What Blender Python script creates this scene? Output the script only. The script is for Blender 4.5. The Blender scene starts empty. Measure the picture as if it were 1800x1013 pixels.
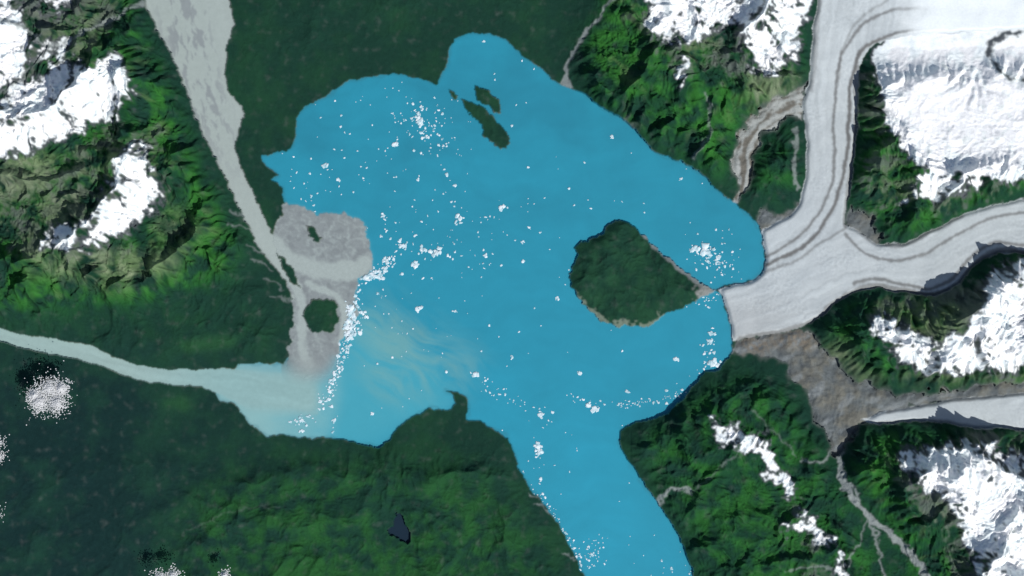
import bpy, math, numpy as np, time
from mathutils import Vector
T0=time.time()
rng=np.random.default_rng(7)
STEP=1.4
X0,X1,Y0,Y1=-220,2020,-160,1174
xs=np.arange(X0,X1,STEP); ys=np.arange(Y0,Y1,STEP)
NX,NY=len(xs),len(ys)
PX,PY=np.meshgrid(xs.astype(np.float32),ys.astype(np.float32))

# ---------------------------------------------------------------- noise
def perlin(x,y,seed):
    r=np.random.default_rng(seed)
    n=256
    a=r.random((n,n))*2*np.pi
    gx=np.cos(a).astype(np.float32); gy=np.sin(a).astype(np.float32)
    xi=np.floor(x).astype(np.int32); yi=np.floor(y).astype(np.int32)
    fx=(x-xi).astype(np.float32); fy=(y-yi).astype(np.float32)
    u=fx*fx*fx*(fx*(fx*6-15)+10); v=fy*fy*fy*(fy*(fy*6-15)+10)
    x0=xi&255;x1=(xi+1)&255;y0=yi&255;y1=(yi+1)&255
    a00=gx[y0,x0]*fx+gy[y0,x0]*fy
    a10=gx[y0,x1]*(fx-1)+gy[y0,x1]*fy
    a01=gx[y1,x0]*fx+gy[y1,x0]*(fy-1)
    a11=gx[y1,x1]*(fx-1)+gy[y1,x1]*(fy-1)
    return ((a00*(1-u)+a10*u)*(1-v)+(a01*(1-u)+a11*u)*v)*1.5
def fbm(x,y,scale,octv,seed,gain=0.5):
    s=0;a=1;t=0
    for o in range(octv):
        s=s+a*perlin(x/scale+o*13.7,y/scale+o*7.3,seed+o); t+=a
        a*=gain; scale/=2.03
    return s/t
def ridged(x,y,scale,octv,seed,gain=0.55):
    s=0;a=1;t=0;w=1
    for o in range(octv):
        n=1-np.abs(perlin(x/scale+o*3.1,y/scale+o*9.7,seed+o))*1.6
        n=np.clip(n,0,1)**2
        s=s+a*n*w; t+=a; w=np.clip(n*1.6,0,1)
        a*=gain; scale/=2.05
    return s/t
def sstep(a,b,v):
    t=np.clip((v-a)/(b-a),0,1); return t*t*(3-2*t)
def conv1(A,s):
    r=int(math.ceil(2.7*s)); k=np.exp(-0.5*(np.arange(-r,r+1)/s)**2); k/=k.sum(); k=k.astype(np.float32)
    B=np.pad(A,((r,r),(0,0)),mode='edge'); n=A.shape[0]
    R=sum(k[i]*B[i:i+n] for i in range(2*r+1))
    B=np.pad(R,((0,0),(r,r)),mode='edge'); n=A.shape[1]
    return sum(k[i]*B[:,i:i+n] for i in range(2*r+1))
def blur(A,sig):
    A=A.astype(np.float32); s=sig/STEP
    if s<=3.2: return conv1(A,s)
    f=2 if s<8 else 4
    h,w=A.shape; ph=(-h)%f; pw=(-w)%f
    B=np.pad(A,((0,ph),(0,pw)),mode='edge')
    B=B.reshape(B.shape[0]//f,f,B.shape[1]//f,f).mean((1,3))
    B=conv1(B,s/f)
    yy=np.clip((np.arange(h)+.5)/f-.5,0,B.shape[0]-1.001);xx=np.clip((np.arange(w)+.5)/f-.5,0,B.shape[1]-1.001)
    y0=yy.astype(int);x0=xx.astype(int);fy=(yy-y0)[:,None].astype(np.float32);fx=(xx-x0)[None,:].astype(np.float32)
    T=B[y0]*(1-fy)+B[y0+1]*fy
    return T[:,x0]*(1-fx)+T[:,x0+1]*fx
def warp(amp,scale,seed,octv=4):
    return PX+amp*fbm(PX,PY,scale,octv,seed), PY+amp*fbm(PX,PY,scale,octv,seed+50)
W1=warp(7,22,100)
W2=warp(26,60,200,5)
W0=(PX,PY)
def inpoly(pts,W=W1,m=30):
    p=np.array(pts,float)
    out=np.zeros((NY,NX),np.float32)
    ix0=max(0,int((p[:,0].min()-m-X0)/STEP)); ix1=min(NX,int((p[:,0].max()+m-X0)/STEP)+1)
    iy0=max(0,int((p[:,1].min()-m-Y0)/STEP)); iy1=min(NY,int((p[:,1].max()+m-Y0)/STEP)+1)
    if ix1<=ix0 or iy1<=iy0: return out
    x=W[0][iy0:iy1,ix0:ix1]; y=W[1][iy0:iy1,ix0:ix1]
    c=np.zeros(x.shape,bool)
    n=len(p)
    for i in range(n):
        xa,ya=p[i]; xb,yb=p[(i+1)%n]
        if ya==yb: continue
        cond=((ya>y)!=(yb>y))&(x<(xb-xa)*(y-ya)/(yb-ya)+xa)
        c^=cond
    out[iy0:iy1,ix0:ix1]=c
    return out
def polyline(pts,W=W1,m=60):
    p=np.array(pts,float)
    D=np.full((NY,NX),1e4,np.float32); S=np.zeros((NY,NX),np.float32)
    ix0=max(0,int((p[:,0].min()-m-X0)/STEP)); ix1=min(NX,int((p[:,0].max()+m-X0)/STEP)+1)
    iy0=max(0,int((p[:,1].min()-m-Y0)/STEP)); iy1=min(NY,int((p[:,1].max()+m-Y0)/STEP)+1)
    if ix1<=ix0 or iy1<=iy0: return D,S
    x=W[0][iy0:iy1,ix0:ix1]; y=W[1][iy0:iy1,ix0:ix1]
    d=np.full(x.shape,1e4,np.float32); s=np.zeros_like(d); sg=np.ones_like(d); L=0
    for i in range(len(p)-1):
        ax,ay=p[i]; bx,by=p[i+1]; vx,vy=bx-ax,by-ay; l=math.hypot(vx,vy)
        t=np.clip(((x-ax)*vx+(y-ay)*vy)/(l*l),0,1)
        q=np.hypot(x-ax-t*vx,y-ay-t*vy)
        m_=q<d
        d=np.where(m_,q,d); s=np.where(m_,L+t*l,s); sg=np.where(m_,np.sign((x-ax)*vy-(y-ay)*vx+1e-6),sg)
        L+=l
    D[iy0:iy1,ix0:ix1]=d*sg; S[iy0:iy1,ix0:ix1]=s
    return D,S
def catmull(pts,closed=True,sub=3):
    p=np.array(pts,float); n=len(p); out=[]
    rngi=range(n) if closed else range(n-1)
    for i in rngi:
        if closed: a,b,c,d=p[i-1],p[i],p[(i+1)%n],p[(i+2)%n]
        else: a,b,c,d=p[max(i-1,0)],p[i],p[i+1],p[min(i+2,n-1)]
        for k in range(sub):
            t=k/sub
            out.append(0.5*((2*b)+(-a+c)*t+(2*a-5*b+4*c-d)*t*t+(-a+3*b-3*c+d)*t**3))
    if not closed: out.append(p[-1])
    return out

# ---------------------------------------------------------------- outlines (map coordinates)
LAKE=[(792,85),(800,68),(820,60),(840,58),(870,62),(893,74),(915,95),(940,112),(962,130),(978,146),(1000,153),(1018,160),(1040,177),(1065,196),(1092,208),(1112,224),(1130,243),(1150,268),(1185,281),(1215,293),(1240,312),(1262,335),(1288,355),(1308,370),(1325,388),(1338,405),(1341,430),(1345,455),(1340,480),(1320,494),(1295,499),(1275,503),(1258,509),
(1268,520),(1278,550),(1286,580),(1288,612),(1280,630),(1262,650),(1238,653),(1225,672),(1200,700),(1170,728),(1140,738),(1110,744),(1092,756),(1088,775),(1097,797),(1112,820),(1135,855),(1158,885),(1180,920),(1198,950),(1208,980),(1220,1013),(1240,1080),(1260,1200),
(1080,1200),(1050,1080),(1027,1013),(1015,985),(1000,955),(980,920),(955,885),(930,855),(912,825),(903,790),(893,770),(870,755),(845,742),(820,737),(824,718),(820,700),(805,690),(782,686),(796,694),(800,708),(793,720),(775,722),(755,716),(725,733),(700,750),(685,772),(666,787),(640,782),(610,775),(570,769),(530,770),(500,764),(470,768),(440,745),(424,725),(412,708),(385,704),(376,690),
(420,640),(500,640),(560,560),(560,420),(520,372),(500,355),(497,332),(478,316),(492,308),(466,292),(460,275),(482,270),(512,262),(520,240),(520,208),(534,188),(570,172),(595,155),(610,143),(650,136),(690,130),(720,134),(745,140),(768,150),(778,132),(787,110)]
lake=inpoly(LAKE,warp(5,16,100))
RIVER=[(245,-160),(255,0),(275,50),(300,95),(325,150),(345,210),(370,260),(395,310),(420,365),(445,415),(465,447),(490,478),(508,505),(519,540),(515,580),(510,620),(503,650),(560,668),(600,500),(620,440),(540,430),(500,425),(480,415),(465,385),(445,340),(425,300),(415,260),(422,225),(430,197),(405,165),(395,130),(400,80),(413,40),(402,0),(380,-160)]
river_n=inpoly(RIVER,warp(8,14,110))
RIVW=[(-220,530),(-60,565),(0,577),(50,590),(110,598),(160,607),(200,628),(240,642),(290,650),(340,650),(400,648),(450,652),(490,656),(560,640),(560,730),(440,720),(378,690),(350,679),(300,676),(250,670),(210,657),(170,641),(120,628),(80,620),(40,612),(0,600),(-60,585),(-220,560)]
river_w=inpoly(RIVW,warp(4,16,111))
DELTA=[(500,355),(530,363),(560,378),(600,374),(628,384),(643,400),(647,430),(655,455),(652,480),(628,495),(624,520),(629,550),(620,580),(602,590),(598,610),(590,640),(576,664),(540,664),(503,652),(510,600),(519,545),(508,505),(480,420),(490,385)]
delta=inpoly(DELTA,warp(11,16,112))
ISL=[[(1088,385),(1105,392),(1125,405),(1145,430),(1165,448),(1190,466),(1215,486),(1240,503),(1262,511),(1232,524),(1205,540),(1180,548),(1160,560),(1138,577),(1115,572),(1085,574),(1055,565),(1035,547),(1015,522),(1003,500),(1002,480),(1012,455),(1014,438),(1008,434),(1030,425),(1055,412),(1070,395)],
[(813,173),(835,183),(855,193),(870,210),(886,226),(897,245),(890,263),(870,256),(850,238),(848,220),(830,205),(816,190)],
[(833,148),(845,156),(852,152),(865,166),(876,180),(881,200),(868,198),(858,188),(845,181),(837,165)],
[(788,158),(797,162),(806,172),(800,174),(790,166)]]
isl=[inpoly(p,warp(7,13,120)) for p in ISL]
island=np.clip(sum(isl),0,1)
VEG=[[(535,545),(550,525),(590,528),(596,558),(585,584),(550,583),(533,565)],[(488,445),(500,455),(518,480),(529,506),(515,503),(498,475)],[(539,398),(552,400),(566,418),(560,427),(545,416)]]
veg=np.clip(sum(inpoly(p,warp(8,12,121)) for p in VEG),0,1)
G=[[(1450,-160),(1437,0),(1428,50),(1425,100),(1420,150),(1411,180),(1414,220),(1418,270),(1415,320),(1405,362),(1380,386),(1338,404),(1341,430),(1345,455),(1340,480),(1320,494),(1295,499),(1262,508),(1268,520),(1278,550),(1286,580),(1288,600),(1330,592),(1380,584),(1425,570),(1458,540),(1498,515),(1540,505),(1590,515),(1640,522),(1680,503),(1712,465),(1750,444),(1800,446),(2020,430),(2020,340),(1800,351),(1740,362),(1690,378),(1640,403),(1590,428),(1540,428),(1502,402),(1482,395),(1492,340),(1500,280),(1505,220),(1508,150),(1514,105),(1535,78),(1600,62),(1700,58),(2020,40),(2020,-160)],
[(2020,680),(1800,690),(1740,697),(1680,700),(1620,712),(1560,722),(1510,738),(1545,746),(1600,740),(1650,742),(1700,752),(1760,752),(1800,757),(2020,770)]]
glac=np.clip(sum(inpoly(p,warp(5,20,130)) for p in G),0,1)
GRAV=[[(1288,602),(1340,588),(1400,574),(1425,580),(1450,612),(1470,640),(1500,668),(1560,690),(1640,690),(1720,676),(1800,672),(2020,660),(2020,700),(1700,703),(1600,716),(1520,738),(1508,750),(1488,775),(1483,800),(1468,805),(1455,770),(1432,735),(1412,690),(1385,645),(1325,622),(1284,622)],
[(1412,182),(1416,148),(1385,165),(1350,182),(1318,205),(1296,240),(1288,285),(1297,330),(1293,358),(1302,362),(1312,320),(1325,275),(1345,235),(1370,212),(1392,203),(1412,214)],
[(1338,404),(1325,378),(1345,372),(1380,380),(1405,360),(1412,370),(1390,390)],
[(1484,398),(1490,350),(1502,370),(1535,385),(1545,428),(1510,410)]]
gravs=[inpoly(p,warp(20,26,140)) for p in GRAV]
grav=np.clip(sum(gravs),0,1)*(1-lake)
tarn=inpoly([(697,900),(708,908),(712,920),(721,936),(724,950),(715,955),(700,948),(686,940),(681,930),(693,924)],warp(5,10,141))
river=np.clip(river_n+river_w,0,1)*(1-delta)
cls=np.zeros((NY,NX),np.int8)  # 0 land 1 lake 2 river 3 delta 4 glacier 5 moraine
cls[grav>0]=5
cls[lake>0]=1
cls[river>0]=2
cls[(lake>0)&(river_n<1)&(PX>505)&(river_w<1)]=1
cls[delta>0]=3
cls[(veg>0)]=0
cls[glac>0]=4
cls[(lake>0)&(PX>1000)]=1
cls[island>0]=0
cls[tarn>0]=1
print('masks',time.time()-T0)

# ---------------------------------------------------------------- snowfields
SN=[([(-200,-160),(60,-160),(45,0),(25,40),(75,75),(60,110),(0,175),(-200,230)],.93),
([(-200,200),(0,185),(60,145),(130,112),(205,112),(255,150),(240,195),(180,225),(90,250),(40,262),(0,285),(-200,300)],.91),
([(85,445),(95,405),(165,380),(205,335),(225,270),(245,245),(275,255),(285,330),(275,375),(235,410),(160,440)],.90),
([(80,-60),(190,-160),(220,-20),(130,30),(80,40)],.6),
([(40,60),(80,55),(150,80),(140,110),(60,120)],.55),
([(1110,-160),(1435,-160),(1418,40),(1395,110),(1345,150),(1310,120),(1290,60),(1240,50),(1215,90),(1130,75)],.82),
([(1530,88),(1565,62),(1640,40),(2020,25),(2020,325),(1780,320),(1700,318),(1620,300),(1585,290),(1565,240),(1548,170)],1.5),
([(1575,320),(1640,295),(1720,305),(1735,335),(1660,350),(1600,350)],.95),
([(1560,345),(1600,340),(1595,375),(1570,380)],.8),
([(1520,560),(1560,548),(1600,590),(1640,600),(1690,560),(1715,520),(1725,475),(1760,458),(2020,450),(2020,650),(1800,652),(1640,660),(1580,640)],.92),
([(1550,800),(1620,790),(1690,765),(1760,785),(2020,780),(2020,1180),(1720,1180),(1700,980),(1670,910),(1610,850)],.93)]
sn=np.zeros((NY,NX),np.float32)
for p,w in SN: sn=np.maximum(sn,blur(inpoly(p,W2,60),13)*w)
WR=warp(34,40,210,5)
for p,w,hw in [([(1260,745),(1300,770),(1335,790),(1350,830),(1390,860)],.66,17),([(1330,760),(1345,800)],.55,10),([(1375,915),(1420,930),(1455,950),(1475,1010),(1490,1080)],.66,15),([(1405,900),(1430,935)],.6,9),([(1175,100),(1205,120),(1190,150)],.55,12)]:
    d,_=polyline(p,WR)
    sn=np.maximum(sn,w*np.exp(-(d/hw)**2))
plat=blur(inpoly([(1560,130),(1620,125),(2200,110),(2200,300),(1720,290),(1600,260),(1560,180)],W2),20)

# ---------------------------------------------------------------- heights
MT=[([(-400,-300),(225,-300),(235,0),(262,60),(290,120),(315,190),(345,290),(385,370),(420,430),(400,480),(250,520),(100,530),(-400,560)],1.0),
([(1060,-300),(1440,-300),(1412,0),(1405,150),(1300,200),(1275,320),(1225,285),(1150,255),(1100,205),(1030,150),(1020,90),(1060,20)],0.9),
([(1392,212),(1408,250),(1412,320),(1395,362),(1312,345),(1322,290),(1345,240)],0.6),
([(1520,120),(1570,135),(1640,125),(2200,115),(2200,330),(1790,335),(1740,350),(1640,398),(1590,420),(1555,420),(1520,370),(1500,350),(1508,250)],0.95),
([(1435,590),(1465,555),(1510,525),(1590,528),(1680,520),(1720,478),(1760,455),(2200,450),(2200,660),(1800,668),(1640,680),(1540,670),(1480,630)],0.9),
([(1515,765),(1600,755),(1800,768),(2200,780),(2200,1400),(1660,1400),(1600,980),(1560,920),(1500,860),(1495,800)],1.0),
([(1235,690),(1290,655),(1370,670),(1430,770),(1465,850),(1530,940),(1600,1030),(1640,1400),(1270,1400),(1215,960),(1170,870),(1120,790),(1120,765)],0.6),
([(350,870),(500,820),(700,800),(870,790),(900,870),(980,960),(1000,1400),(300,1400)],0.28),
([(-400,760),(100,790),(330,800),(400,860),(340,1400),(-400,1400)],0.09),
([(-400,480),(430,470),(490,560),(480,630),(250,620),(-400,540)],0.22),
([(430,-300),(780,-300),(1000,-300),(960,90),(820,30),(700,60),(550,100),(440,150)],0.11)]
mw=np.zeros((NY,NX),np.float32)
for p,w in MT: mw=np.maximum(mw,inpoly(p,W2)*w)
mwb=blur(mw,22)
for i,I in enumerate(isl): mwb=np.maximum(mwb,blur(I,14 if i==0 else 5)*I*(0.22 if i==0 else 0.1))
RIDGES=[([(-100,250),(0,215),(70,185),(150,160),(215,150)],.9,70),([(80,445),(150,400),(210,350),(235,300),(260,250)],.75,65),([(-60,60),(20,50),(70,20)],.7,60),
([(1110,-50),(1180,30),(1210,90)],.7,70),([(1290,-60),(1320,40),(1350,110)],.8,80),([(1080,180),(1130,120),(1180,60)],.5,60),
([(1535,180),(1555,220),(1570,280),(1640,310),(1720,330)],.7,60),([(1540,580),(1600,600),(1660,570),(1720,530),(1800,480)],.9,80),([(1560,810),(1640,870),(1690,930),(1740,1010)],.85,90),([(1690,790),(1760,860),(1900,900)],.9,90),
([(1270,760),(1340,810),(1390,880),(1430,960),(1470,1040)],.6,70),([(1560,420),(1600,380),(1680,350)],.35,40),([(1050,430),(1100,450),(1130,520)],.12,60),
([(500,900),(620,880),(760,860),(860,850)],.2,60)]
rd=np.zeros((NY,NX),np.float32)
for p,h,w in RIDGES:
    d,_=polyline(catmull(p,False,2),W2,160)
    rd=np.maximum(rd,h*np.exp(-(np.abs(d)/w)**1.3))
wx,wy=warp(40,130,300,3)
rn=ridged(wx,wy,150,6,310)
rn2=ridged(wx,wy,48,4,320)
Hm=mwb*(0.16+0.72*rn*(1-0.88*plat))+np.sqrt(np.clip(mwb,0,1))*rd*0.58+plat*0.24
Hm+=np.clip(sn,0,1)*np.clip(mwb*1.5,0,1)*rn2*0.17*(1-0.85*plat)
flat=np.isin(cls,(1,2,3,4,5)).astype(np.float32)
fb=blur(flat,7)
clear=np.clip(1-fb*1.05,0,1)
H=Hm*np.where(flat>0,0.03,clear)
def erode(H,cell,batches,n,steps,seed):
    r=np.random.default_rng(seed)
    H=H.astype(np.float64)/cell
    h,w=H.shape
    prob=np.clip(H.ravel(),0,None)**0.5; cdf=np.cumsum(prob); cdf/=cdf[-1]
    F=H.ravel().copy()
    for b in range(batches):
        idx=np.searchsorted(cdf,r.random(n))
        x=(idx%w)+r.random(n)-.5; y=(idx//w)+r.random(n)-.5
        x=np.clip(x,1,w-3); y=np.clip(y,1,h-3)
        dx=np.zeros(n);dy=np.zeros(n);sed=np.zeros(n);water=np.ones(n);sp=np.ones(n)
        for s in range(steps):
            xi=x.astype(int);yi=y.astype(int);fx=x-xi;fy=y-yi
            k=yi*w+xi
            a=F[k];b_=F[k+1];c=F[k+w];d=F[k+w+1]
            gx=(b_-a)*(1-fy)+(d-c)*fy; gy=(c-a)*(1-fx)+(d-b_)*fx
            h0=(a*(1-fx)+b_*fx)*(1-fy)+(c*(1-fx)+d*fx)*fy
            dx=dx*0.25-gx*0.75; dy=dy*0.25-gy*0.75
            l=np.hypot(dx,dy)+1e-9; dx/=l;dy/=l
            nx=np.clip(x+dx,1,w-3); ny=np.clip(y+dy,1,h-3)
            xj=nx.astype(int);yj=ny.astype(int);gx2=nx-xj;gy2=ny-yj;k2=yj*w+xj
            h1=(F[k2]*(1-gx2)+F[k2+1]*gx2)*(1-gy2)+(F[k2+w]*(1-gx2)+F[k2+w+1]*gx2)*gy2
            dh=h1-h0
            cap=np.maximum(-dh,0.01)*sp*water*3.0
            dep=np.where(dh>0,np.minimum(dh,sed),np.where(sed>cap,(sed-cap)*0.15,-np.minimum((cap-sed)*0.16,np.maximum(-dh,0))))
            sed-=dep; dep=dep*0.5
            kk=np.concatenate([k,k+1,k+w,k+w+1]); ww=np.concatenate([dep*(1-fx)*(1-fy),dep*fx*(1-fy),dep*(1-fx)*fy,dep*fx*fy])
            F+=np.bincount(kk,ww,minlength=h*w)
            sp=np.sqrt(np.clip(sp*sp-dh*0.6,0.1,9)); water*=0.97
            x,y=nx,ny
    return (F.reshape(h,w)*cell).astype(np.float32)
Hl=H[::2,::2]
He=erode(Hl,STEP*2/100,7,24000,50,5)
dH=np.clip(He-Hl,-0.25,0.12)
def up2(A,ny,nx):
    yy=np.arange(ny)/2;xx=np.arange(nx)/2
    y0=np.minimum(yy.astype(int),A.shape[0]-2);x0=np.minimum(xx.astype(int),A.shape[1]-2)
    fy=(yy-y0)[:,None];fx=(xx-x0)[None,:]
    A00=A[y0][:,x0];A01=A[y0][:,x0+1];A10=A[y0+1][:,x0];A11=A[y0+1][:,x0+1]
    return ((A00*(1-fx)+A01*fx)*(1-fy)+(A10*(1-fx)+A11*fx)*fy).astype(np.float32)
dHu=blur(up2(dH,NY,NX),1.9)
H=H+dHu*np.where(flat>0,0.0,clear)
fine=fbm(PX,PY,9,3,400)
H+=np.where(flat>0,0,0.012+0.012*fbm(PX,PY,40,4,410)+(0.0025+0.009*np.clip(mwb,0,1))*fine)
H=np.where(cls==0,np.maximum(H,0.006),H)
print('erode',time.time()-T0)
Hs=blur(H,2.5)
gy_,gx_=np.gradient(Hs,STEP/100)
slope=np.hypot(gx_,gy_)
ux=gx_/(slope+1e-3); uy=gy_/(slope+1e-3)
def streaks(sig,n,stp,seed):
    r=np.random.default_rng(seed)
    b=blur(r.normal(size=(NY,NX)).astype(np.float32),sig); b/=b.std()
    acc=b.copy()
    JX,JY=np.meshgrid(np.arange(NX,dtype=np.float32),np.arange(NY,dtype=np.float32))
    for sgn in (1,-1):
        x=JX.copy();y=JY.copy()
        for k in range(n):
            xi=np.clip(x+.5,0,NX-1).astype(np.int32); yi=np.clip(y+.5,0,NY-1).astype(np.int32)
            q=yi*NX+xi
            x+=sgn*stp*ux.ravel()[q]; y+=sgn*stp*uy.ravel()[q]
            xi=np.clip(x+.5,0,NX-1).astype(np.int32); yi=np.clip(y+.5,0,NY-1).astype(np.int32)
            acc+=b.ravel()[yi*NX+xi]
    acc-=acc.mean(); return acc/acc.std()
L1=streaks(1.7,6,1.3,71)
L2=streaks(3.6,9,2.0,72)
print('streaks',time.time()-T0)

# ---------------------------------------------------------------- surface colours
def lin(r,g,b,k=1.0):
    c=np.array([r,g,b],float)/255
    return (np.where(c<=0.04045,c/12.92,((c+0.055)/1.055)**2.4)*k).astype(np.float32)
def mix(A,B,t):
    t=np.asarray(t,dtype=np.float32)
    return A*(1-t[...,None])+B*t[...,None]
Z=np.zeros((NY,NX,3),np.float32)
N1=fbm(PX,PY,120,5,500); N2=fbm(PX,PY,30,5,510); N3=fbm(PX,PY,8,3,520); N4=fbm(PX,PY,300,3,530)
N5=fbm(PX,PY,16,4,545)
C=Z+lin(26,56,46)
C=mix(C,lin(35,73,47),np.clip(0.25+1.5*N1+0.9*N2,0,1)*0.5)
sw=sstep(600,100,PX)*sstep(560,700,PY)
C=mix(C,mix(Z+lin(22,44,46),lin(28,58,50),np.clip(.3+1.8*N1+1.0*N2,0,1)),sw*0.85)  # dark bluish haze over the lower left, painted into the forest colour
C=mix(C,lin(31,76,41),sstep(0.12,0.55,mwb)*np.clip(0.5+1.4*N2,0,1))
C=mix(C,lin(50,106,43),sstep(0.35,0.8,mwb)*np.clip(0.3+2.0*N2+1.4*N1+0.15*L1,0,1)*0.8)
C=mix(C,lin(84,112,70),sstep(0.5,0.9,mwb)*sstep(0.7,1.9,L2+0.8*N1)*0.6)
bh=blur(inpoly([(350,860),(560,830),(700,840),(860,850),(900,930),(980,1013),(980,1200),(300,1200)],W2),35)
C=mix(C,lin(39,84,43),bh*np.clip(0.45+1.6*N2+1.4*N1,0,1)*0.85)
for q in [[(310,600),(345,590),(400,590),(420,605),(380,618),(345,628),(315,620)],[(285,710),(320,700),(340,712),(310,725)]]:
    C=mix(C,lin(44,86,52),blur(inpoly(q,W2),5)*0.6)
ROCKP=[([(-200,250),(0,275),(90,270),(200,200),(300,230),(320,300),(310,370),(240,440),(200,490),(60,480),(0,420),(-200,430)],.55),
([(-200,-160),(230,-160),(240,30),(200,100),(240,180),(120,270),(-200,300)],.58),
([(1050,-160),(1430,-160),(1415,150),(1330,190),(1250,150),(1170,130),(1100,80)],.55),
([(1500,90),(1560,90),(1600,290),(1800,290),(1800,345),(1640,400),(1500,380)],.52),
([(1500,520),(1720,490),(1760,455),(2020,455),(2020,670),(1600,660),(1540,600)],.68),
([(1540,780),(1700,755),(2020,775),(2020,1180),(1700,1180),(1640,950),(1560,860)],.62),
([(1260,740),(1330,740),(1400,850),(1500,1013),(1480,1180),(1420,1100),(1380,920),(1300,820)],.46),
([(1085,195),(1110,192),(1140,220),(1140,250),(1110,228)],.9)]
rk=np.zeros((NY,NX),np.float32)
for p,w in ROCKP: rk=np.maximum(rk,blur(inpoly(p,W2,60),20)*w)
rock=sstep(0.40,0.66,rk+0.45*N2+0.15*N3+0.07*L1+0.06*L2+0.05*(slope-1.0))
rc=mix(Z+lin(114,116,110),lin(108,124,90),np.clip(0.4+2*N1+.2*L1,0,1))
rc=mix(rc,lin(86,87,93),np.clip(0.3+2.5*N2+.25*L1,0,1)*0.8)
C=mix(C,rc,rock*0.78)
tal=np.zeros((NY,NX),np.float32)
for p,w in [([(-50,265),(60,270),(110,290),(90,330),(0,350),(-50,350)],.75),([(70,445),(170,440),(240,450),(310,440),(320,475),(200,500),(60,480)],.8),([(80,350),(180,330),(150,380),(90,400)],.6),([(270,400),(330,370),(360,420),(320,440)],.45),
 ([(1300,160),(1380,130),(1410,150),(1330,195)],.7),([(1590,640),(1700,655),(1800,655),(1800,668),(1600,672)],.6),([(1440,600),(1475,605),(1500,650),(1560,680),(1500,672),(1460,640)],.7)]:
    tal=np.maximum(tal,blur(inpoly(p,W2,60),12)*w)
C=mix(C,mix(Z+lin(138,142,120),lin(112,130,94),np.clip(.5+.4*L2,0,1)),np.clip(tal*(0.75+0.35*L1+.2*L2+1.4*N2),0,1)*.8)
C*=(1+np.clip(0.08*L1,-.22,.22)*sstep(.2,.6,mwb))[...,None]
sv=sn+0.36*N2+0.40*N5+0.25*N3+0.085*L1+0.10*L2-0.16*np.clip(slope-1.0,-0.6,2)*(1-plat)
snow=sstep(0.56,0.66,sv)*sstep(0.10,0.24,sn)
dk,_=polyline(catmull([(1810,55),(1755,63),(1736,95),(1757,132),(1810,158)],False),W1)
snow*=1-sstep(8,1,np.abs(dk)+10*N2+9*N5)
C=mix(C,mix(Z+lin(94,94,102),lin(72,74,82),np.clip(.5+2*N5,0,1)),sstep(0.30,0.5,sv)*sstep(0.1,0.2,sn)*0.8)
snc=mix(Z+lin(248,249,250),lin(205,212,222),np.clip(0.1+1.6*N2+.12*L1,0,1)*.6*(1-plat*.8))
C=mix(C,snc,snow)
CR=[([(-100,20),(0,38),(60,58),(100,88),(135,72),(200,40),(250,5)],3.0,.7),([(100,88),(70,120),(30,160),(-40,200)],2.0,.5),
([(1085,-20),(1060,25),(1038,50),(1010,88),(996,125),(998,155)],3.2,.8),([(1158,888),(1172,868),(1195,856),(1215,862)],2.4,.8),
([(1238,165),(1244,215),(1238,250),(1214,278)],2,.5),([(1520,912),(1508,945),(1485,985)],2.0,.6),([(1525,912),(1540,950),(1548,1020),(1545,1080)],2.2,.7),
([(1475,790),(1480,850),(1510,890),(1548,925),(1590,965),(1625,1010),(1660,1100)],6,.95),([(1480,850),(1500,858),(1505,880)],3,.8),
([(1408,808),(1440,810),(1458,795)],2.5,.7),([(1400,230),(1392,300),(1402,335)],4,.6),([(1320,720),(1360,760),(1400,800)],1.5,.3),
([(1380,1000),(1440,990),(1490,1010)],2,.5),([(1290,800),(1250,830),(1215,862)],1.2,.35),([(320,940),(400,900),(500,890)],1.1,.15),
([(405,372),(425,380),(440,395)],1.2,.45),([(400,395),(425,400),(448,412)],1.2,.45),([(430,432),(450,438),(468,450)],1.2,.45),([(440,460),(462,462),(482,478)],1.2,.45),([(465,492),(485,496),(500,508)],1.2,.4),([(478,520),(495,524),(510,530)],1.2,.4),
([(930,868),(945,872),(955,885)],1.2,.6),([(940,885),(958,893),(970,905)],1.2,.6),([(985,972),(1000,975),(1012,985)],1.2,.6)]
cm=np.zeros((NY,NX),np.float32)
WC=warp(12,22,150)
for p,w,a in CR:
    d,_=polyline(catmull(p,False),WC)
    cm=np.maximum(cm,a*sstep(w+1.4,w-1.2,np.abs(d)+2*N3))
fan=inpoly([(995,128),(1008,156),(982,152)],W0)
cm=np.maximum(cm,fan*.8)
C=mix(C,lin(140,144,145),cm*(cls==0))
H-=0.012*cm*(cls==0)
wet=np.isin(cls,(1,2,3)).astype(np.float32)
sb=blur(wet,3.0)
rim=sstep(0.25,0.5,sb)*(cls==0)*np.clip(0.2+2.4*fbm(PX,PY,45,3,540)+N3,0,1)
C=mix(C,lin(104,106,92),rim*0.7)
i0=isl[0]
e=blur(i0,4)
C=mix(C,mix(Z+lin(27,58,46),lin(35,70,50),np.clip(.5+2*N2,0,1)),np.clip(e*2-1,0,1)*i0*0.85)
d,_=polyline([(1130,410),(1165,448),(1215,488),(1256,510)],W1)
C=mix(C,lin(122,125,126),i0*sstep(6,2,np.abs(d)+6*N2))
C=mix(C,lin(130,130,128),i0*sstep(1218,1232,PX+20*N3))
d,_=polyline([(1010,520),(1035,550),(1060,566),(1110,574),(1140,576),(1165,558)],W1)
C=mix(C,lin(128,136,122),i0*sstep(8,2,np.abs(d)+16*N3+8*N2)*0.7)
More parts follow.
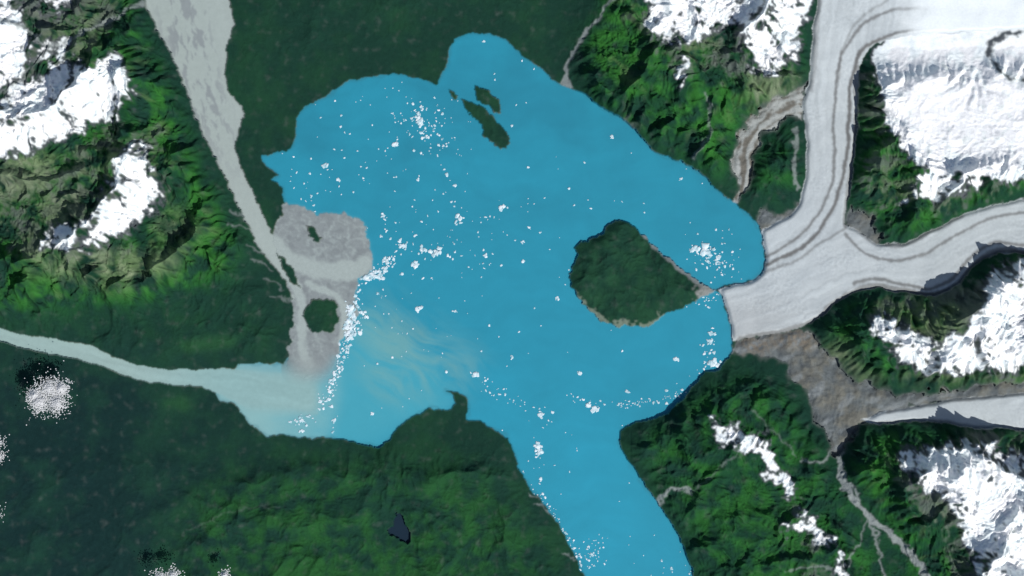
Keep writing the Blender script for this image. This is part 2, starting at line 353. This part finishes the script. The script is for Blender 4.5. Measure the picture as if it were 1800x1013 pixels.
# moraine gravel
gA=np.clip(0.3+2.2*N2+1.5*N1,0,1)
gc=mix(Z+lin(100,104,106),lin(110,108,102),gA)
gc=mix(gc,lin(78,83,88),np.clip(2.6*fbm(PX,PY,22,4,560),0,1)*0.7)
gc=mix(gc,lin(138,142,146),sstep(0.10,0.28,fbm(PX*0.5+PY*0.8,PX*0.25-PY*0.2,18,4,566))*0.5)
brn=blur(inpoly([(1288,602),(1400,575),(1440,595),(1420,625),(1380,608),(1300,618)],W2),7)
gc=mix(gc,lin(122,108,92),brn*0.7*np.clip(0.7+2*N3,0,1))
g3l,g3s=polyline(catmull([(1430,590),(1450,640),(1480,680),(1470,740),(1478,800)],False),W1,90)
strk=fbm(g3l,g3s*.12,10,3,565)*sstep(90,50,np.abs(g3l))
gc*=(1+0.35*strk)[...,None]
dm,sm=polyline(catmull([(1414,180),(1380,188),(1340,208),(1312,245),(1302,290),(1300,350)],False),W1)
loop=(np.abs(dm)<30)&(gravs[1]>0)
gc=np.where(loop[...,None],mix(Z+lin(108,103,97),lin(160,161,160),sstep(-.15,.35,perlin(dm/7,sm/120,570)+0.2+.8*N5)),gc)
C=np.where((cls==5)[...,None],gc,C)
gs=blur((cls==5).astype(np.float32),4.5)
C=mix(C,lin(94,98,96),np.where(cls==0,sstep(0.05,0.5,gs+.45*N5)*0.6,0))
gfr=np.where(cls==5,sstep(.42,.12,gs-.30*blur(glac,5)*0+0.9*N5-0.25)*0,0)
# glacier
gl=Z+lin(182,186,190)
g1d,g1s=polyline(catmull([(1476,-160),(1470,0),(1462,60),(1452,130),(1448,220),(1450,300),(1432,355),(1400,395),(1335,440)],False),W1,150)
g2d,g2s=polyline(catmull([(2020,385),(1800,400),(1740,405),(1690,430),(1640,465),(1590,472),(1520,466),(1450,490),(1380,525),(1275,560)],False),W1,150)
use1=(np.abs(g1d)<np.abs(g2d))
gd=np.where(use1,g1d,g2d+500); gs_=np.where(use1,g1s,g2s)
st=fbm(gd,gs_*0.04,8,4,580)
topg=sstep(1545,1640,PX+30*N2)*sstep(130,50,PY)
gl*=(1+(0.20*st+0.06*N3)*(1-topg))[...,None]
gl=mix(gl,lin(238,240,243),topg*0.92)
gl=mix(gl,lin(230,233,236),np.clip(0.5+2*N1,0,1)*sstep(1400,1470,PX)*sstep(400,0,PY)*0.3)
gl=mix(gl,lin(166,166,167),sstep(1450,1330,PX)*sstep(500,560,PY)*0.5)
MOR=[([(1640,15),(1570,18),(1518,42),(1486,85),(1471,130),(1466,200),(1466,270),(1464,312),(1452,350),(1432,385),(1405,415),(1370,440),(1342,455)],1.8,.8),
([(1560,0),(1520,28),(1492,60),(1478,100),(1472,150)],1.2,.45),
([(1640,56),(1600,56),(1545,68),(1512,92),(1496,140),(1491,200),(1488,260),(1480,315),(1467,355),(1448,392),(1418,428),(1380,452),(1344,468)],2.4,.95),
([(1440,0),(1434,60),(1431,120),(1424,160)],3,.4),
([(2020,360),(1800,374),(1745,384),(1695,405),(1645,436),(1595,455),(1545,456),(1505,436),(1485,412)],1.8,.75),
([(2020,425),(1800,432),(1752,426),(1712,446),(1680,482),(1640,506),(1590,502),(1540,490),(1500,498)],2.2,.8),
([(1800,446),(1752,440),(1715,463),(1683,500),(1640,518),(1590,512),(1540,502),(1500,512),(1460,538),(1430,566),(1380,580),(1300,596)],4,.7),
([(1503,402),(1545,428),(1592,428),(1640,404),(1690,380)],3,.5),
([(1485,402),(1430,435),(1390,462),(1346,478)],1.5,.6),([(1506,120),(1503,220),(1497,290),(1490,350),(1484,395)],4,.6),
([(1800,692),(1680,702),(1560,724)],2.5,.5),([(1545,744),(1640,741),(1700,752),(1800,757)],2.5,.4)]
WG=warp(4,40,160,2)
for p,w,a in MOR:
    d,s=polyline(catmull(p,False),WG)
    gl=mix(gl,lin(104,102,102),a*(1-topg)*sstep(w+2.6,w-1.0,np.abs(d)+2.0*N3))
cre=fbm(PX*0.35+PY*0.9,PX*0.9-PY*0.35,5,3,590)
crm=np.clip(.3+2.5*fbm(PX,PY,70,2,593),0,1)*(1-topg)
gl*=(1+0.16*cre*crm)[...,None]
C=np.where((cls==4)[...,None],gl,C)
ge=blur((cls==4).astype(np.float32),5)
H=np.where(cls==4,0.03+0.05*sstep(0.5,0.95,ge)+0.005*cre*crm+0.004*st*(1-topg)+0.02*fbm(PX,PY,50,2,592),H)
H=np.where((cls==4)&(PY<200)&(PX>1500),np.maximum(H,0.07+0.02*fbm(PX,PY,50,2,592)),H)
H=np.where(cls==0,np.maximum(H,0.07*sstep(200,150,PY)*sstep(1500,1560,PX)),H)
H=np.where(cls==5,0.02+0.03*sstep(0.5,1,blur((cls==5).astype(np.float32),6))+0.05*N2+0.010*N3+0.015*strk,H)

# ---- water
wc=Z+lin(42,137,162)
wc=mix(wc,lin(43,145,172),np.clip(0.3+1.6*N4,0,1)*sstep(480,800,PY)*0.9)
wc=mix(wc,lin(40,127,151),np.clip(0.5+2*N1,0,1)*sstep(500,250,PY)*0.8)
swx,swy=warp(50,160,620,3)
flow=fbm(swx*0.3+swy*0.1,swy,26,4,630)
wc*=(1+0.07*flow)[...,None]
plume=blur(inpoly([(585,610),(600,590),(625,540),(660,570),(720,610),(770,650),(800,690),(790,720),(730,745),(690,780),(640,800),(560,800),(520,720)],W2),18)
plume2=blur(inpoly([(430,660),(590,640),(600,690),(570,800),(440,800),(380,690)],W0),9)
uu=swx*0.82+swy*0.57; vv=-swx*0.57+swy*0.82
streak=np.clip(0.5+1.7*fbm(uu*0.22,vv,26,5,640,.6),0,1)
wc=mix(wc,lin(70,156,174),np.clip(plume,0,1)*0.85)
nap=blur(inpoly([(640,520),(690,530),(740,565),(800,605),(845,640),(835,670),(800,675),(760,690),(700,710),(640,690),(625,570)],W2),22)
wc=mix(wc,lin(122,164,160),nap*streak*0.58)
wc=mix(wc,lin(106,166,176),plume2*(0.75+0.25*streak))
rsilt=sstep(580,440,PX+14*N2+40*flow)*sstep(630,645,PY)
wc=mix(wc,lin(140,175,174),rsilt*0.8)
wc=mix(wc,lin(76,153,168),sstep(0.05,0.5,blur(delta,4))*0.4)
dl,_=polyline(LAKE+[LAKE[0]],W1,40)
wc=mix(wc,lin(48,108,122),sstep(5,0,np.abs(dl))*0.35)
tw=tarn>0
rv=Z+lin(160,168,165)
rnd,rns=polyline(catmull([(320,-160),(330,0),(345,80),(365,170),(390,250),(415,320),(455,400),(500,450),(580,470)],False),W1,150)
bars=fbm(rnd*1.2,rns*0.30,15,5,650,.6)
barm=sstep(0.04,0.14,bars)*sstep(380,160,PY)
rv=mix(rv,lin(130,134,138),barm*0.8*sstep(1.1,0.4,np.abs(rnd+12)/55))
rv=mix(rv,lin(134,138,138),sstep(.55,.9,blur(1-np.clip(river_n+delta,0,1),6)*1.9)*.5)
rv*=(1+0.07*bars)[...,None]
west=(river_w>0)
rw=mix(Z+lin(150,171,168),lin(138,169,169),sstep(200,420,PX))
rwd,rws=polyline(catmull([(-220,545),(0,588),(100,610),(200,642),(300,662),(400,668),(540,690)],False),W1,150)
rw*=(1+0.12*fbm(rwd,rws*0.08,9,3,660))[...,None]
rv=np.where(west[...,None],rw,rv)
wc=np.where(((cls==2))[...,None],rv,wc)
def vblur(A,s): return np.stack([blur(A[...,i],s) for i in range(3)],-1)
wb=vblur(wc,9)
nearlim=sstep(0.03,0.5,blur((cls==2).astype(np.float32),12))*sstep(0.03,0.5,blur((cls==1).astype(np.float32),12))*(PX<620)
wc=mix(wc,wb,nearlim)
wc=np.where(tw[...,None],lin(18,38,54),wc)
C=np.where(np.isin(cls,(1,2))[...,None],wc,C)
# delta mud flats: braided channels
dc=Z+lin(136,141,143)
bx=fbm(swx,swy,16,4,670)
fl1=perlin(PX/46+1.1*N2,PY/46+1.1*N5,681); fl2=perlin(PX/26+.8*N2,PY/30,682)
ch=np.maximum(sstep(.10,.02,np.abs(fl1)),.7*sstep(.10,.02,np.abs(fl2)))
dc=mix(dc,lin(160,168,167),ch*0.7)
dc=mix(dc,lin(118,122,125),sstep(.0,.25,bx)*.65)
dc*=(1+0.12*bx+.06*N3)[...,None]
chd,_=polyline(catmull([(470,425),(500,448),(540,470),(590,478),(640,470)],False),W1,90)
chd2,_=polyline(catmull([(480,440),(505,480),(525,510),(532,560),(530,610),(545,645)],False),W1,90)
chd3,_=polyline(catmull([(540,500),(580,515),(605,540),(600,600)],False),W1,90)
dc=mix(dc,lin(161,169,167),np.maximum.reduce([sstep(22,10,np.abs(chd)+12*N2),sstep(11,5,np.abs(chd2)+6*N2),sstep(8,3,np.abs(chd3))])*0.9)
C=np.where((cls==3)[...,None],dc,C)
nb=sstep(610,650,PY+20*N2)*sstep(690,668,PY)*(PX>495)*(PX<600)*np.isin(cls,(1,2,3))
C=mix(C,vblur(C,11),nb)
H=np.where(np.isin(cls,(1,2)),0,H)
H=np.where(cls==3,0.003+0.001*bx,H)
H=np.where((veg>0),0.02+0.01*N3,H)
C=C*np.array([0.975,1.01,0.985],np.float32)
C=np.clip(C,0.001,0.9)
C=vblur(C,1.0)
print('colours',time.time()-T0)

# ---------------------------------------------------------------- meshes
def WX(px): return (px-900)/100
def WY(py): return (506.5-py)/100
VX=WX(PX).ravel(); VY=WY(PY).ravel(); VZ=H.ravel().astype(np.float32)
CC=np.concatenate([C.reshape(-1,3),np.ones((NX*NY,1),np.float32)],1).astype(np.float32)
ii=(np.arange(NY-1)[:,None]*NX+np.arange(NX-1)[None,:])
quads=np.stack([ii,ii+NX,ii+NX+1,ii+1],-1).reshape(-1,4)
fc=cls[:-1,:-1].ravel().copy()
isl_id=np.zeros((NY,NX),np.int8)
for n_,I in enumerate(isl): isl_id[I>0]=n_+1
isl_f=isl_id[:-1,:-1].ravel()
west_f=west[:-1,:-1].ravel()
tarn_f=tw[:-1,:-1].ravel()
g2mask=(inpoly(G[1],warp(5,20,130))>0)[:-1,:-1].ravel()
grv1=(gravs[1]>0)[:-1,:-1].ravel()
coll=bpy.context.scene.collection
def mk(name,sel,mat):
    q=quads[sel]
    if len(q)==0: return
    used=np.zeros(NX*NY,bool); used[q.ravel()]=True
    u=np.nonzero(used)[0]; remap=np.zeros(NX*NY,np.int32); remap[u]=np.arange(len(u))
    inv=remap[q.ravel()]
    me=bpy.data.meshes.new(name)
    nf=len(q)
    me.vertices.add(len(u)); me.loops.add(nf*4); me.polygons.add(nf)
    co=np.stack([VX[u],VY[u],VZ[u]],1).astype(np.float32)
    me.vertices.foreach_set('co',co.ravel())
    me.loops.foreach_set('vertex_index',inv)
    me.polygons.foreach_set('loop_start',np.arange(0,nf*4,4,dtype=np.int32))
    me.polygons.foreach_set('loop_total',np.full(nf,4,np.int32))
    me.update(calc_edges=True)
    me.polygons.foreach_set('use_smooth',np.ones(nf,bool))
    at=me.color_attributes.new('Col','FLOAT_COLOR','POINT')
    at.data.foreach_set('color',CC[u].ravel())
    me.materials.append(mat)
    ob=bpy.data.objects.new(name,me); coll.objects.link(ob)
    return ob
def mat(name,nscale,namp,rough,bump=0.0,bscale=60,spec=0.2):
    m=bpy.data.materials.new(name); m.use_nodes=True
    nt=m.node_tree; b=nt.nodes['Principled BSDF']
    a=nt.nodes.new('ShaderNodeAttribute'); a.attribute_name='Col'
    g=nt.nodes.new('ShaderNodeNewGeometry')
    n=nt.nodes.new('ShaderNodeTexNoise'); n.inputs['Scale'].default_value=nscale; n.inputs['Detail'].default_value=6; n.inputs['Roughness'].default_value=0.65
    nt.links.new(g.outputs['Position'],n.inputs['Vector'])
    r=nt.nodes.new('ShaderNodeMapRange'); r.inputs['From Min'].default_value=0.25; r.inputs['From Max'].default_value=0.75
    r.inputs['To Min'].default_value=1-namp; r.inputs['To Max'].default_value=1+namp
    nt.links.new(n.outputs['Fac'],r.inputs['Value'])
    v=nt.nodes.new('ShaderNodeVectorMath'); v.operation='SCALE'
    nt.links.new(a.outputs['Color'],v.inputs[0]); nt.links.new(r.outputs[0],v.inputs['Scale'])
    nt.links.new(v.outputs[0],b.inputs['Base Color'])
    b.inputs['Roughness'].default_value=rough
    b.inputs['Specular IOR Level'].default_value=spec
    if bump>0:
        n2=nt.nodes.new('ShaderNodeTexNoise'); n2.inputs['Scale'].default_value=bscale; n2.inputs['Detail'].default_value=5
        nt.links.new(g.outputs['Position'],n2.inputs['Vector'])
        bp=nt.nodes.new('ShaderNodeBump'); bp.inputs['Strength'].default_value=bump; bp.inputs['Distance'].default_value=0.02
        nt.links.new(n2.outputs['Fac'],bp.inputs['Height']); nt.links.new(bp.outputs[0],b.inputs['Normal'])
    return m
m_ter=mat('forest_rock_snow',14,0.13,0.95,0.2,40,0.05)
m_wat=mat('glacial_lake_water',3,0.03,0.45,0.02,30,0.15)
m_riv=mat('silty_river_water',10,0.06,0.5,0.0,30,0.15)
m_del=mat('delta_silt',18,0.08,0.9,0.1,50,0.1)
m_gla=mat('glacier_ice',22,0.06,0.7,0.12,45,0.2)
m_grv=mat('moraine_gravel',25,0.13,0.95,0.3,45,0.1)
mk('mountain_terrain',(fc==0)&(isl_f==0),m_ter)
mk('lake',(fc==1)&(~tarn_f),m_wat)
mk('pond',tarn_f,m_wat)
mk('river',(fc==2)&(~west_f),m_riv)
mk('river.001',(fc==2)&west_f,m_riv)
mk('river_delta',(fc==3),m_del)
mk('glacier',(fc==4)&(~g2mask),m_gla)
mk('glacier.001',(fc==4)&g2mask,m_gla)
mk('moraine',(fc==5)&(~grv1),m_grv)
mk('moraine.001',(fc==5)&grv1,m_grv)
for n_ in range(4):
    mk('forested_island' if n_==0 else 'forested_island.%03d'%n_,(fc==0)&(isl_f==n_+1),m_ter)

me=bpy.data.meshes.new('ground'); R=150
me.from_pydata([(-R,-R,-.12),(R,-R,-.12),(R,R,-.12),(-R,R,-.12)],[],[(0,1,2,3)])
gm=bpy.data.materials.new('distant_forest'); gm.use_nodes=True; nt=gm.node_tree; b=nt.nodes['Principled BSDF']; b.inputs['Roughness'].default_value=1
g=nt.nodes.new('ShaderNodeNewGeometry'); n=nt.nodes.new('ShaderNodeTexNoise'); n.inputs['Scale'].default_value=.5; n.inputs['Detail'].default_value=10
nt.links.new(g.outputs['Position'],n.inputs['Vector'])
cr=nt.nodes.new('ShaderNodeValToRGB'); cr.color_ramp.elements[0].color=(0.010,0.035,0.022,1); cr.color_ramp.elements[1].color=(0.03,0.10,0.03,1)
e_=cr.color_ramp.elements.new(0.72); e_.color=(0.25,0.25,0.24,1); cr.color_ramp.elements[1].position=0.6
nt.links.new(n.outputs['Fac'],cr.inputs[0]); nt.links.new(cr.outputs[0],b.inputs['Base Color'])
me.materials.append(gm); coll.objects.link(bpy.data.objects.new('ground',me))

# ---------------------------------------------------------------- icebergs
wmask=(cls==1)&(~tw)
def is_w(x,y):
    i=int((x-X0)/STEP); j=int((y-Y0)/STEP)
    return 0<=i<NX and 0<=j<NY and wmask[j,i]
V=[];F=[]
def berg(x,y,r,force=False):
    if not force and not is_w(x,y): return
    n=rng.integers(7,11); base=len(V); el=rng.uniform(.5,1.0); ro=rng.uniform(0,6.28)
    rr=r*rng.uniform(.55,1.3,n); hh=r*rng.uniform(.12,.3)/100+.003
    for ring,(k,z) in enumerate(((1.0,-0.004),(0.95,hh*.55),(0.6,hh))):
        for a in range(n):
            t=a/n*2*math.pi; q=rr[a]*k*rng.uniform(.93,1.07)
            dx=q*math.cos(t); dy=q*math.sin(t)*el
            V.append((WX(x+dx*math.cos(ro)-dy*math.sin(ro)),WY(y+dx*math.sin(ro)+dy*math.cos(ro)),z*rng.uniform(.8,1.2) if ring else z))
    V.append((WX(x),WY(y),hh*1.1))
    for ring in range(2):
        for a in range(n):
            b_=(a+1)%n
            F.append((base+ring*n+a,base+ring*n+n+a,base+ring*n+n+b_,base+ring*n+b_))
    for a in range(n): F.append((base+2*n+a,base+3*n,base+2*n+(a+1)%n))
def sz(lo,hi,p=2.2): return lo+(hi-lo)*rng.random()**p
def gauss(cx,cy,sx,sy,n,lo,hi,rot=0):
    for _ in range(n):
        a,b_=rng.normal(0,sx),rng.normal(0,sy)
        berg(cx+a*math.cos(rot)-b_*math.sin(rot),cy+a*math.sin(rot)+b_*math.cos(rot),sz(lo,hi))
def along(pts,n,spread,lo,hi,force=False):
    p=np.array(pts,float); L=np.r_[0,np.cumsum(np.hypot(*np.diff(p,axis=0).T))]
    for _ in range(n):
        t=rng.random()*L[-1]
        berg(np.interp(t,L,p[:,0])+rng.normal(0,spread),np.interp(t,L,p[:,1])+rng.normal(0,spread),sz(lo,hi),force)
def big(x,y,r):
    for _ in range(8): berg(x+rng.normal(0,r*.42),y+rng.normal(0,r*.34),r*rng.uniform(.3,.72))
for x,y,r in [(737,215,9),(735,208,6),(695,253,6),(573,291,6),(595,315,4),(806,384,8),(765,443,9),(732,465,8),(668,482,10),(735,542,9),(882,364,6),(710,430,7),(742,437,6),(833,658,8),(1243,440,14),(1225,438,7),(1262,452,6),(1190,631,6),(1250,588,6),(1258,640,8),(1045,718,8),(1035,712,6),(945,785,7),(948,793,7),(951,842,5),(950,730,6),(1103,688,4.5),(1020,657,4),(980,525,4),(900,628,4),(800,548,4),(640,487,10),(655,485,8),(752,240,4),(690,200,2.5),(930,400,3.5),(918,425,3.5),(920,460,4),(850,73,3),(1075,240,3.5),(1197,315,3.5),(928,293,3.5),(545,305,2.5),(547,345,3),(655,727,3.5),(588,740,4),(586,760,4),(577,702,4.5),(583,715,4),(530,740,4),(530,758,4),(510,742,3),(674,380,5),(736,200,4),(900,222,3),(1256,620,4),(1248,600,4),(1180,1000,3),(1040,975,4),(1035,960,3),(670,415,3),(852,450,4),(800,325,3.5),(735,315,3.5),(610,620,4),(1215,440,5)]:
    big(x,y,r)
gauss(745,212,30,20,75,1.1,3.4); gauss(770,245,28,18,40,1.0,2.8,.6)
gauss(640,290,75,40,55,1.1,3.2); gauss(545,340,30,20,16,1.0,2.8); gauss(640,170,60,18,14,1,2)
gauss(750,430,60,45,60,1.1,3.8); gauss(840,400,60,60,45,1.,2.8)
gauss(1258,455,24,15,75,1.0,3.2,.6); gauss(1245,525,18,8,30,1,2.8)
along([(655,470),(630,495),(626,530),(632,560),(612,595),(603,620),(592,655),(580,690),(550,725),(520,742)],250,6,1.1,4.2)
along([(690,455),(665,478),(640,492)],50,5,1.4,4.5)
along([(712,425),(690,450),(660,480)],30,6,1.2,3.5)
along([(1000,690),(1040,712),(1090,710),(1140,707),(1190,695),(1220,675),(1248,640),(1250,580)],80,6.5,1.0,3.4)
along([(1085,712),(1140,706),(1200,690)],35,2.5,.9,2.2)
along([(835,655),(870,690),(930,720),(965,740)],45,8,1.0,3.2)
along([(940,780),(950,800)],20,5,1.2,4)
along([(920,850),(950,875),(975,910),(1000,955),(1022,1000)],100,4,1.0,3.0)
gauss(1040,975,14,16,45,1,3.0); gauss(1185,1000,25,12,12,1,2.4)
gauss(930,840,35,35,25,.9,2.4); gauss(735,600,40,25,16,.9,2)
gauss(650,520,30,25,18,.9,2.2)
for _ in range(180): berg(rng.uniform(500,1300),rng.uniform(90,1000),sz(1.,2.9))
along([(617,535),(616,555),(620,575),(606,590)],80,6,2,6,True)
me=bpy.data.meshes.new('iceberg_field'); me.from_pydata(V,[],F)
im=bpy.data.materials.new('iceberg_ice'); im.use_nodes=True; nt=im.node_tree; b=nt.nodes['Principled BSDF']
g=nt.nodes.new('ShaderNodeNewGeometry'); n=nt.nodes.new('ShaderNodeTexNoise'); n.inputs['Scale'].default_value=12
nt.links.new(g.outputs['Position'],n.inputs['Vector'])
cr=nt.nodes.new('ShaderNodeValToRGB'); cr.color_ramp.elements[0].position=.32; cr.color_ramp.elements[0].color=(.32,.52,.58,1); cr.color_ramp.elements[1].position=.62; cr.color_ramp.elements[1].color=(.72,.79,.82,1)
nt.links.new(n.outputs['Fac'],cr.inputs[0]); nt.links.new(cr.outputs[0],b.inputs['Base Color']); b.inputs['Roughness'].default_value=.6
me.materials.append(im); coll.objects.link(bpy.data.objects.new('iceberg_field',me))

# ---------------------------------------------------------------- clouds: swarms of very small white puffs thinning outwards
bpy.ops.mesh.primitive_ico_sphere_add(subdivisions=1,radius=1); o=bpy.context.object
sv_=np.array([v.co[:] for v in o.data.vertices]); sf_=[tuple(p.vertices) for p in o.data.polygons]
bpy.data.objects.remove(o)
cmt=bpy.data.materials.new('cloud_vapour'); cmt.use_nodes=True; nt=cmt.node_tree; nt.nodes.clear()
out=nt.nodes.new('ShaderNodeOutputMaterial'); mx=nt.nodes.new('ShaderNodeMixShader'); tr=nt.nodes.new('ShaderNodeBsdfTranslucent'); df=nt.nodes.new('ShaderNodeBsdfDiffuse'); df.inputs[0].default_value=(.9,.9,.9,1); tr.inputs[0].default_value=(.9,.9,.9,1)
mx.inputs[0].default_value=.6; nt.links.new(tr.outputs[0],mx.inputs[1]); nt.links.new(df.outputs[0],mx.inputs[2]); nt.links.new(mx.outputs[0],out.inputs[0])
def cloud(name,px,py,lobes,z=0.5,n=900):
    VV=[];FF=[];k=0
    for (lx,ly,lr) in lobes:
        for _ in range(n):
            rr=lr*abs(rng.normal(0,.6)); t=rng.uniform(0,6.28)
            c=np.array([WX(px+lx+rr*math.cos(t)),WY(py+ly+rr*math.sin(t)),z+.07*math.exp(-(rr/lr)**2*3)+rng.normal(0,.006)])
            s=rng.uniform(.006,.014)
            VV.append(sv_*s*np.array([1,1,.5])+c); FF+= [tuple(a+k for a in f) for f in sf_]; k+=len(sv_)
    me=bpy.data.meshes.new(name); me.from_pydata(np.concatenate(VV).tolist(),[],FF)
    me.polygons.foreach_set('use_smooth',np.ones(len(FF),bool)); me.materials.append(cmt)
    coll.objects.link(bpy.data.objects.new(name,me))
cloud('cloud',95,695,[(0,-14,24),(-18,10,20),(14,12,20),(-26,-2,12),(20,-14,14)])
cloud('cloud.001',4,785,[(0,-10,13),(2,12,13)],n=300)
cloud('cloud.002',300,1010,[(-15,0,15),(10,-4,15),(100,-4,9)],n=320)
cloud('cloud.003',2,895,[(0,0,15)],n=180)

# ---------------------------------------------------------------- light, sky, camera
az,el=math.radians(140),math.radians(50)
sd=Vector((math.sin(az)*math.cos(el),math.cos(az)*math.cos(el),math.sin(el)))
L=bpy.data.lights.new('sun','SUN'); L.energy=3.75; L.angle=math.radians(.5); L.color=(1,.985,.955)
lo=bpy.data.objects.new('sun',L); lo.rotation_euler=sd.to_track_quat('Z','Y').to_euler(); lo.location=(10,-10,20); coll.objects.link(lo)
w=bpy.data.worlds.new('World'); bpy.context.scene.world=w; w.use_nodes=True; nt=w.node_tree
sk=nt.nodes.new('ShaderNodeTexSky'); sk.sky_type='NISHITA'; sk.sun_disc=False; sk.sun_elevation=el; sk.sun_rotation=az
nt.links.new(sk.outputs[0],nt.nodes['Background'].inputs[0]); nt.nodes['Background'].inputs[1].default_value=0.08
cam=bpy.data.cameras.new('camera'); co=bpy.data.objects.new('camera',cam); coll.objects.link(co)
co.location=(0,0,50); co.rotation_euler=(0,0,0); cam.sensor_width=36; cam.lens=100; cam.clip_end=1000
bpy.context.scene.camera=co
vs=bpy.context.scene.view_settings; vs.view_transform='Standard'; vs.look='None'; vs.exposure=0
print('done',time.time()-T0,len(V))
